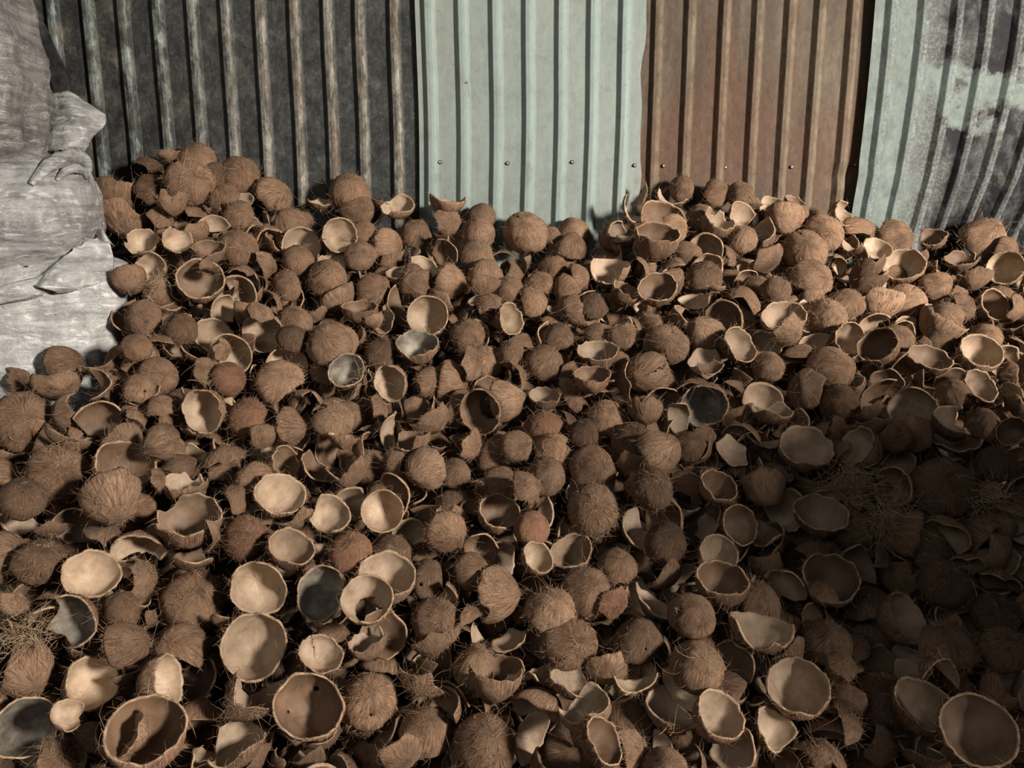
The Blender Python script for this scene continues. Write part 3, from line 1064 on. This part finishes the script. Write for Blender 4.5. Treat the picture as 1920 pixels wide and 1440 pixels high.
heap = link('coconut_shell_heap', me); heap.color = (.95, 0, 0, 1)
tag(heap, 'mass of smaller shells and pieces filling the gaps of the heap', 'coconut shells', kind='stuff')
hb = link('husk_fibres', mesh('husk_fibres', HV, HF, [M_FIB]), heap); hb['kind'] = 'stuff'
print('items', len(items), 'heap faces', len(AF), 'hair faces', len(HF))

# ------------------------------------------------------------------ loose tufts of coir
M_TUFT = mat_simple('pale coir tuft', [(0.3, (0.26, 0.17, 0.10)), (0.7, (0.55, 0.41, 0.26))], 40, 0.8)
def tuft(px, py, dt, spread, n, L, direction, label, rad=.0009, seed=0):
    rg = random.Random(seed); p, t = hit(px, py); p = CAM + ray(px, py) * (t - dt); V = []; Fc = []
    for k in range(n):
        o = Vector((rg.gauss(0, 1), rg.gauss(0, 1) * .4, rg.gauss(0, 1))) * spread
        strand(V, Fc, o, Vector(direction) + Vector((rg.gauss(0, .5), rg.gauss(0, .5), rg.gauss(0, .4))), rg.uniform(.5, 1.1) * L, rg.uniform(.4, 1) * rad, rg, .9, 7)
    o = link('coir_tuft', mesh('coir_tuft', V, Fc, [M_TUFT])); o.location = p
    tag(o, label, 'fibre tuft')
tuft(385, 722, .07, .006, 16, .06, (0, -.1, 1), 'pale tuft of coir fibres standing up like grass left of centre', seed=1)
tuft(678, 712, .08, .010, 14, .075, (.3, -.2, .9), 'sprig of pale loose fibres beside the grey-lined shell', seed=2)
tuft(1585, 895, .05, .018, 260, .11, (.25, -.3, -.8), 'large matted clump of coir hanging in the shaded right part', .0010, seed=3)
tuft(1660, 960, .05, .020, 220, .10, (.4, -.3, -.7), 'second matted coir clump, lower right of the largest one', .0010, seed=4)
tuft(1850, 930, .05, .016, 90, .09, (.4, -.3, -.4), 'thin coir clump near the right edge in the shade', .0009, seed=5)
tuft(50, 1190, .06, .020, 170, .07, (.1, -.3, .2), 'matted coir clump at the left edge above the flat pale fragment', .0008, seed=6)
tuft(1255, 1372, .05, .006, 7, .06, (.8, -.2, .3), 'few pale fibres sticking out right at the bottom edge', seed=7)
tuft(292, 525, .07, .012, 90, .055, (.4, -.5, -.1), 'frayed husk fibres on the spiky shell right of the sacks', .0007, seed=8)

# ------------------------------------------------------------------ woven plastic sacks
def mat_sack(name, a, b, sheen=0.42):
    t = NT(name); obj = t.n('ShaderNodeTexCoord').outputs['Object']
    hz = t.noise(t.vmath('MULTIPLY', obj, (1.0, 1.0, 9.0)), 7.0, 5, 0.65)
    vt = t.noise(t.vmath('MULTIPLY', obj, (6.0, 6.0, .8)), 9.0, 4, 0.6)
    blot = t.noise(obj, 6.0, 5, 0.65, .4)
    weave = t.math('ADD', t.n('ShaderNodeTexWave', {'Vector': obj, 'Scale': 110.0, 'Distortion': .6}, bands_direction='Z').outputs[1],
                   t.n('ShaderNodeTexWave', {'Vector': obj, 'Scale': 110.0, 'Distortion': .6}, bands_direction='X').outputs[1])
    f = t.math('ADD', t.math('MULTIPLY', hz, .55), t.math('ADD', t.math('MULTIPLY', vt, .2), t.math('MULTIPLY', blot, .25)))
    c = t.ramp(f, [(0.40, a), (0.58, b)])
    sc = t.ramp(t.noise(t.vmath('MULTIPLY', obj, (1, 1, 3.)), 24.0, 4, 0.7, .5), [(0.54, 0.0), (0.66, 1.0)])
    dk = t.ramp(t.noise(t.vmath('ADD', obj, (5, 2, 1)), 13.0, 5, 0.7, .8), [(0.50, 0.0), (0.68, 1.0)])
    c = t.mix(t.math('MULTIPLY', dk, .5), c, tuple(v * .6 for v in a))
    c = t.mix(t.math('MULTIPLY', sc, .6), c, tuple(min(1, v * 1.7) for v in b))
    crum = t.noise(t.vmath('MULTIPLY', obj, (1, 1, 1.6)), 22.0, 4, 0.6, 1.2)
    h = t.math('ADD', t.math('MULTIPLY_ADD', crum, .5, t.math('MULTIPLY', hz, .35)), t.math('ADD', t.math('MULTIPLY', weave, .012), t.math('MULTIPLY', blot, .9)))
    return t.out(c, sheen, t.bump(h, .8, .014), .45)
M_S1 = mat_sack('dusty grey woven plastic', (0.085, 0.078, 0.072), (0.20, 0.188, 0.176))
M_S2 = mat_sack('silver grey woven plastic', (0.16, 0.156, 0.149), (0.34, 0.336, 0.323))
M_S3 = mat_sack('pale grey woven plastic', (0.26, 0.255, 0.243), (0.46, 0.456, 0.435))
M_BLK = mat_simple('black plastic strip', [(0.3, (0.008, 0.008, 0.009)), (0.7, (0.035, 0.032, 0.032))], 30, 0.5)

def sack(name, rows, cx, cy, ry, mat, seed, pleat=.010, NS=150, sub=5):
    """rows: (z, half width, forward shift, roundness) from the bottom up; closed, creased bag"""
    V = []; Fc = []; dense = []
    for (a, b) in zip(rows, rows[1:]):
        for k in range(sub): 
            t = k / sub; t2 = t
            dense.append([a[i] + (b[i] - a[i]) * t2 for i in range(4)])
    dense.append(list(rows[-1]))
    for _ in range(3):
        dense = [dense[0]] + [[(p[i] + 2 * q[i] + r_[i]) / 4 for i in range(4)] for p, q, r_ in zip(dense, dense[1:], dense[2:])] + [dense[-1]]
    n = len(dense); z0, z1 = dense[0][0], dense[-1][0]
    for (z, w, fs, rd) in dense:
        tt = (z - z0) / (z1 - z0); gather = (1 - smooth(0, .28, tt)) + smooth(.72, 1, tt)
        for j in range(NS):
            a = 2 * math.pi * j / NS; ca, sa = math.cos(a), math.sin(a); e = 2 / 2.7
            x = w * math.copysign(abs(ca) ** e, ca); y = ry * rd * math.copysign(abs(sa) ** e, sa)
            q = Vector((ca * 3.2, sa * 3.2, z * 2.0 + seed * 7))
            fold = noise.noise(Vector((ca * 9, sa * 9, z * 2.5 + seed))) * pleat * (.25 + gather)
            crease = (1 - abs(noise.noise(Vector((ca * 2.5 + seed, sa * 2.5, z * 7))) * 2.2)) ** 3 if True else 0
            crease2 = (1 - abs(noise.noise(Vector((ca * 3.5, sa * 3.5 + seed, z * 15 + x * 6))) * 2.0))
            big = noise.noise(q) * .022
            dl = fold + big + .010 * max(-1, crease) + .009 * max(0, crease2)
            nx, ny = ca, sa
            V.append(Vector((cx + x + nx * dl, cy + fs + y + ny * dl, z + .006 * noise.noise(Vector((ca * 4, sa * 4, z * 9 + seed)))))); 
    for k in range(n - 1):
        for j in range(NS):
            a = k * NS + j; b = k * NS + (j + 1) % NS; Fc.append((a, b, b + NS, a + NS))
    for k, rev in ((0, True), (n - 1, False)):
        c = len(V); V.append(sum((V[k * NS + j] for j in range(NS)), Vector()) / NS)
        for j in range(NS):
            a, b = k * NS + j, k * NS + (j + 1) % NS; Fc.append((b, a, c) if rev else (a, b, c))
    return mesh(name, V, Fc, [mat])
SD = 1.96                                  # axis depth of the sacks' right-hand faces
def sz(py, px=60): return P(px, py, SD).z
def sx_(px, py): return P(px, py, SD).x
SCX = -1.50; SCY = 1.99
def rows_from(pts): return [(sz(py), sx_(px, py) - SCX, fs, rd) for py, px, fs, rd in pts]
bottom = [(0.02, .40, 0, .9), (0.25, .45, 0, 1.0), (.6, .46, 0, 1.0)] + rows_from([(690, 214, 0, 1.0), (620, 219, 0, 1), (560, 220, 0, 1), (525, 216, 0, .98), (498, 205, .01, .93), (482, 170, .02, .80), (474, 90, .03, .5)])
middle = rows_from([(566, 20, 0, .55), (545, 78, -.01, .78), (515, 112, -.02, .93), (480, 148, -.03, 1.0), (440, 172, -.03, 1.04), (400, 178, -.03, 1.03), (360, 175, -.02, .98), (325, 162, -.01, .88), (300, 130, .0, .66), (288, 40, .01, .4)])
top = rows_from([(352, -20, -.03, .35), (338, 55, -.04, .6), (320, 68, -.05, .8), (285, 98, -.06, .95), (240, 112, -.07, 1.03), (190, 119, -.07, 1.05), (120, 112, -.07, 1.03), (50, 98, -.06, 1.0), (-20, 88, -.05, .95), (-120, 62, -.03, .9), (-230, 10, 0, .6), (-260, -100, 0, .3)])
sk3 = link('woven_sack', sack('woven_sack', bottom, SCX, SCY, .22, M_S3, 3, .012))
tag(sk3, 'pale grey woven sack at the foot of the stack, folded lip on top', 'sack', 'stacked grey sacks')
sk2 = link('woven_sack', sack('woven_sack', middle, SCX, SCY, .22, M_S2, 5, .022))
tag(sk2, 'silver-grey woven sack in the middle of the stack with a torn hole', 'sack', 'stacked grey sacks')
sk1 = link('woven_sack', sack('woven_sack', top, SCX, SCY, .22, M_S1, 9, .022))
tag(sk1, 'dusty grey bulging sack, topmost of the stack, cut by the frame', 'sack', 'stacked grey sacks')

def cloth(name, grid, mat, parent, thick=.003, wr=.006, seed=0, sub=6, freq=26):
    """a crumpled piece of cloth from a coarse grid of points, resampled and given thickness"""
    nr, nc = len(grid), len(grid[0])
    def cr(a, b, c, d, t): return (b * 2 + (c - a) * t + (a * 2 - b * 5 + c * 4 - d) * t * t + (b * 3 - a - c * 3 + d) * t ** 3) * .5
    def line(pts):
        out = []
        for i in range(len(pts) - 1):
            a = pts[max(i - 1, 0)]; b = pts[i]; c = pts[i + 1]; d = pts[min(i + 2, len(pts) - 1)]
            for k in range(sub): out.append(cr(a, b, c, d, k / sub))
        out.append(pts[-1]); return out
    rowsL = [line(r_) for r_ in grid]; cols = [line([rowsL[i][j] for i in range(nr)]) for j in range(len(rowsL[0]))]
    NC = len(cols); NRr = len(cols[0]); V = []
    for s in (0, 1):
        for j in range(NC):
            for i in range(NRr):
                p = cols[j][i]; q = p * freq
                dz = noise.noise(q + Vector((seed, 0, 0))) * wr + (1 - abs(noise.noise(q * .6 + Vector((0, seed, 0)))) * 2) * wr * .8
                V.append(p + Vector((0, -dz + s * thick, dz * .3)))
    off = NC * NRr; Fc = []
    for j in range(NC - 1):
        for i in range(NRr - 1):
            a = j * NRr + i; Fc.append((a, a + 1, a + NRr + 1, a + NRr)); Fc.append((off + a, off + a + NRr, off + a + NRr + 1, off + a + 1))
    ring = [(0, i) for i in range(NRr)] + [(j, NRr - 1) for j in range(1, NC)] + [(NC - 1, i) for i in range(NRr - 2, -1, -1)] + [(j, 0) for j in range(NC - 2, 0, -1)]
    ids = [j * NRr + i for j, i in ring]
    for a, b in zip(ids, ids[1:] + ids[:1]): Fc.append((b, a, a + off, b + off))
    return link(name, mesh(name, V, Fc, [mat]), parent)
sack_trees = []
for o_s in (sk1, sk2, sk3):
    sack_trees.append(BVHTree.FromPolygons([v.co for v in o_s.data.vertices], [tuple(p_.vertices) for p_ in o_s.data.polygons]))
def G(rows_, trees, edge):
    """grid of points lying on the given sacks (or at the sight-line depth edge beside them), lifted by dd towards the viewer's side"""
    out = []
    for r_ in rows_:
        o = []
        for px, py, dd in r_:
            d = ray(px, py); best = None
            for k in trees:
                h = sack_trees[k].ray_cast(CAM, d.normalized(), 4)
                if h[0] is not None:
                    t = (h[0] - CAM).dot(FWD)
                    if best is None or t < best: best = t
            t = min(best, edge) if best is not None else edge
            o.append(P(px, py, t - .004 + dd))
        out.append(o)
    return out
def roll(name, pts, trees, edge, mat, parent, radii, seed, flat=.75, NS=26):
    """a rolled-over fold of cloth: a creased tube following points on the sacks"""
    base = [g[0] for g in G([[(x, y, -l)] for x, y, l in pts], trees, edge)]
    C_ = []; RR = []
    n = len(base)
    for i in range(n - 1):
        a, b, c, d = base[max(i - 1, 0)], base[i], base[i + 1], base[min(i + 2, n - 1)]
        for k in range(8):
            t = k / 8; C_.append((b * 2 + (c - a) * t + (a * 2 - b * 5 + c * 4 - d) * t * t + (b * 3 - a - c * 3 + d) * t ** 3) * .5); RR.append(radii[i] + (radii[i + 1] - radii[i]) * t)
    C_.append(base[-1]); RR.append(radii[-1])
    V = []; Fc = []
    for i, p in enumerate(C_):
        t = (C_[min(i + 1, len(C_) - 1)] - C_[max(i - 1, 0)]).normalized(); u = t.cross(Vector((0, 1, 0))).normalized(); w = t.cross(u)
        for j in range(NS):
            a = 2 * math.pi * j / NS
            r = RR[i] * (1 + .22 * noise.noise(Vector((math.cos(a) * 2.2, math.sin(a) * 2.2, i * .10 + seed))) + .13 * noise.noise(Vector((math.cos(a) * 5, math.sin(a) * 5, i * .06 + seed))))
            V.append(p + u * math.cos(a) * r + w * math.sin(a) * r * flat)
    m = len(C_)
    for i in range(m - 1):
        for j in range(NS):
            a = i * NS + j; b = i * NS + (j + 1) % NS; Fc.append((a, b, b + NS, a + NS))
    Fc.append(tuple(range(NS - 1, -1, -1))); Fc.append(tuple((m - 1) * NS + j for j in range(NS)))
    return link(name, mesh(name, V, Fc, [mat]), parent)
# the middle sack's tied mouth: a gathered neck that flares into a crumpled corner, and the twist below it
cloth('sack_mouth', G([[(92, 178, .02), (128, 172, .03), (160, 190, .04), (199, 216, .05)], [(98, 215, .0), (135, 205, .0), (172, 222, .02), (197, 234, .04)], [(96, 250, -.02), (132, 244, -.03), (168, 246, .0), (181, 252, .03)], [(92, 285, -.02), (120, 283, -.03), (146, 282, -.01), (160, 288, .02)]], (1,), SD + .02), M_S2, sk2, wr=.010, seed=2)
roll('mouth_twist', [(58, 346, .0), (84, 318, .015), (112, 300, .03), (140, 295, .03), (160, 306, .02), (165, 330, .005)], (1,), SD + .0, M_S2, sk2, [.006, .014, .022, .024, .018, .006], 5, .8)
roll('mouth_fold', [(106, 338, .0), (122, 322, .012), (140, 316, .015), (156, 322, .01), (162, 336, .0)], (1,), SD + .0, M_S2, sk2, [.004, .010, .012, .010, .004], 7, .8)
# folded lip of the bottom sack
roll('folded_lip', [(-70, 558, .01), (-20, 557, .01), (30, 548, .01), (70, 538, .01), (100, 525, .01), (124, 534, .01)], (1, 2), SD + .0, M_S3, sk3, [.020, .020, .021, .022, .020, .006], 9, .5)
cloth('lip_cloth', G([[(60, 536, -.012), (95, 504, -.012), (135, 470, -.01), (165, 452, -.008), (190, 440, 0)], [(75, 540, -.03), (105, 515, -.032), (145, 484, -.028), (178, 462, -.02), (206, 454, -.004)], [(100, 546, -.022), (130, 528, -.024), (160, 505, -.022), (188, 485, -.016), (212, 474, -.002)], [(110, 552, -.008), (140, 546, -.008), (165, 538, -.008), (190, 530, -.006), (214, 515, 0)]], (1, 2), SD + .0), M_S3, sk3, wr=.007, seed=4, freq=34)
cloth('lip_corner', G([[(176, 432, .03), (188, 421, .03), (197, 428, .04)], [(184, 446, .0), (196, 436, -.01), (199, 442, .03)], [(190, 458, .0), (205, 455, -.01), (213, 462, .03)]], (1, 2), SD + .0), M_S3, sk3, wr=.006, seed=6, sub=5)
tear = cloth('torn_hole', G([[(38, 503, 0), (50, 498, 0), (57, 508, 0)], [(36, 512, -.002), (47, 512, -.002), (58, 517, -.002)], [(40, 521, 0), (49, 523, 0), (56, 521, 0)]], (1,), SD), M_BLK, sk2, wr=.0005, sub=4)
tear['label'] = 'black torn hole low in the sack'
st = cloth('black_strip', G([[(70, 30, .0), (82, 40, .01)], [(80, 80, .0), (100, 78, .01)], [(86, 130, .0), (121, 125, .01)], [(98, 170, .0), (132, 162, .01)], [(104, 192, .0), (126, 192, .01)]], (), SD + .12), M_BLK, None, wr=.006, sub=6, seed=3)
tag(st, 'black plastic strip hanging between the top sack and the sooty wall', 'plastic strip')

# ------------------------------------------------------------------ sacks added out of frame to throw shade on the heap's lower right
for (x, y, w, z0, h, sd, lb) in ((1.72, .56, .25, 0.0, .66, 21, 'lower grey sack added out of frame to shade the heap, standing on the floor'), (1.73, .55, .25, .65, .68, 23, 'upper grey sack added out of frame to shade the heap, resting on another sack')):
    rws = [(0.0, w * .85, 0, .9), (.12, w, 0, 1), (h * .5, w * 1.03, 0, 1), (h * .85, w * .95, 0, .95), (h * .96, w * .85, 0, .8), (h, w * .5, 0, .5)]
    o = link('woven_sack', sack('woven_sack', rws, 0, 0, w * .9, M_S2, sd, .012, 90, 4)); o.location = (x, y, z0)
    tag(o, lb, 'sack', 'sacks added out of frame for shade')

# timber post added out of frame on the right to dim the heap's middle
M_WOOD = mat_simple('grey weathered timber', [(0.3, (0.10, 0.075, 0.055)), (0.7, (0.26, 0.21, 0.16))], 30, 0.9, 0.8)
bm = bmesh.new(); bmesh.ops.create_cone(bm, cap_ends=True, segments=14, radius1=.078, radius2=.070, depth=1.74, matrix=Matrix.Translation((0, 0, .87)))
for v in bm.verts: v.co.x += .006 * noise.noise(v.co * 9)
bmesh.ops.bevel(bm, geom=[e for e in bm.edges if abs(e.verts[0].co.z - e.verts[1].co.z) < .01], offset=.008, segments=2, affect='EDGES')
pm = bpy.data.meshes.new('shade_post'); bm.to_mesh(pm); bm.free(); pm.materials.append(M_WOOD)
po = link('shade_post', pm); po.location = (2.29, -.42, 0)
tag(po, 'round weathered timber post added out of frame to dim the middle of the heap', 'post')
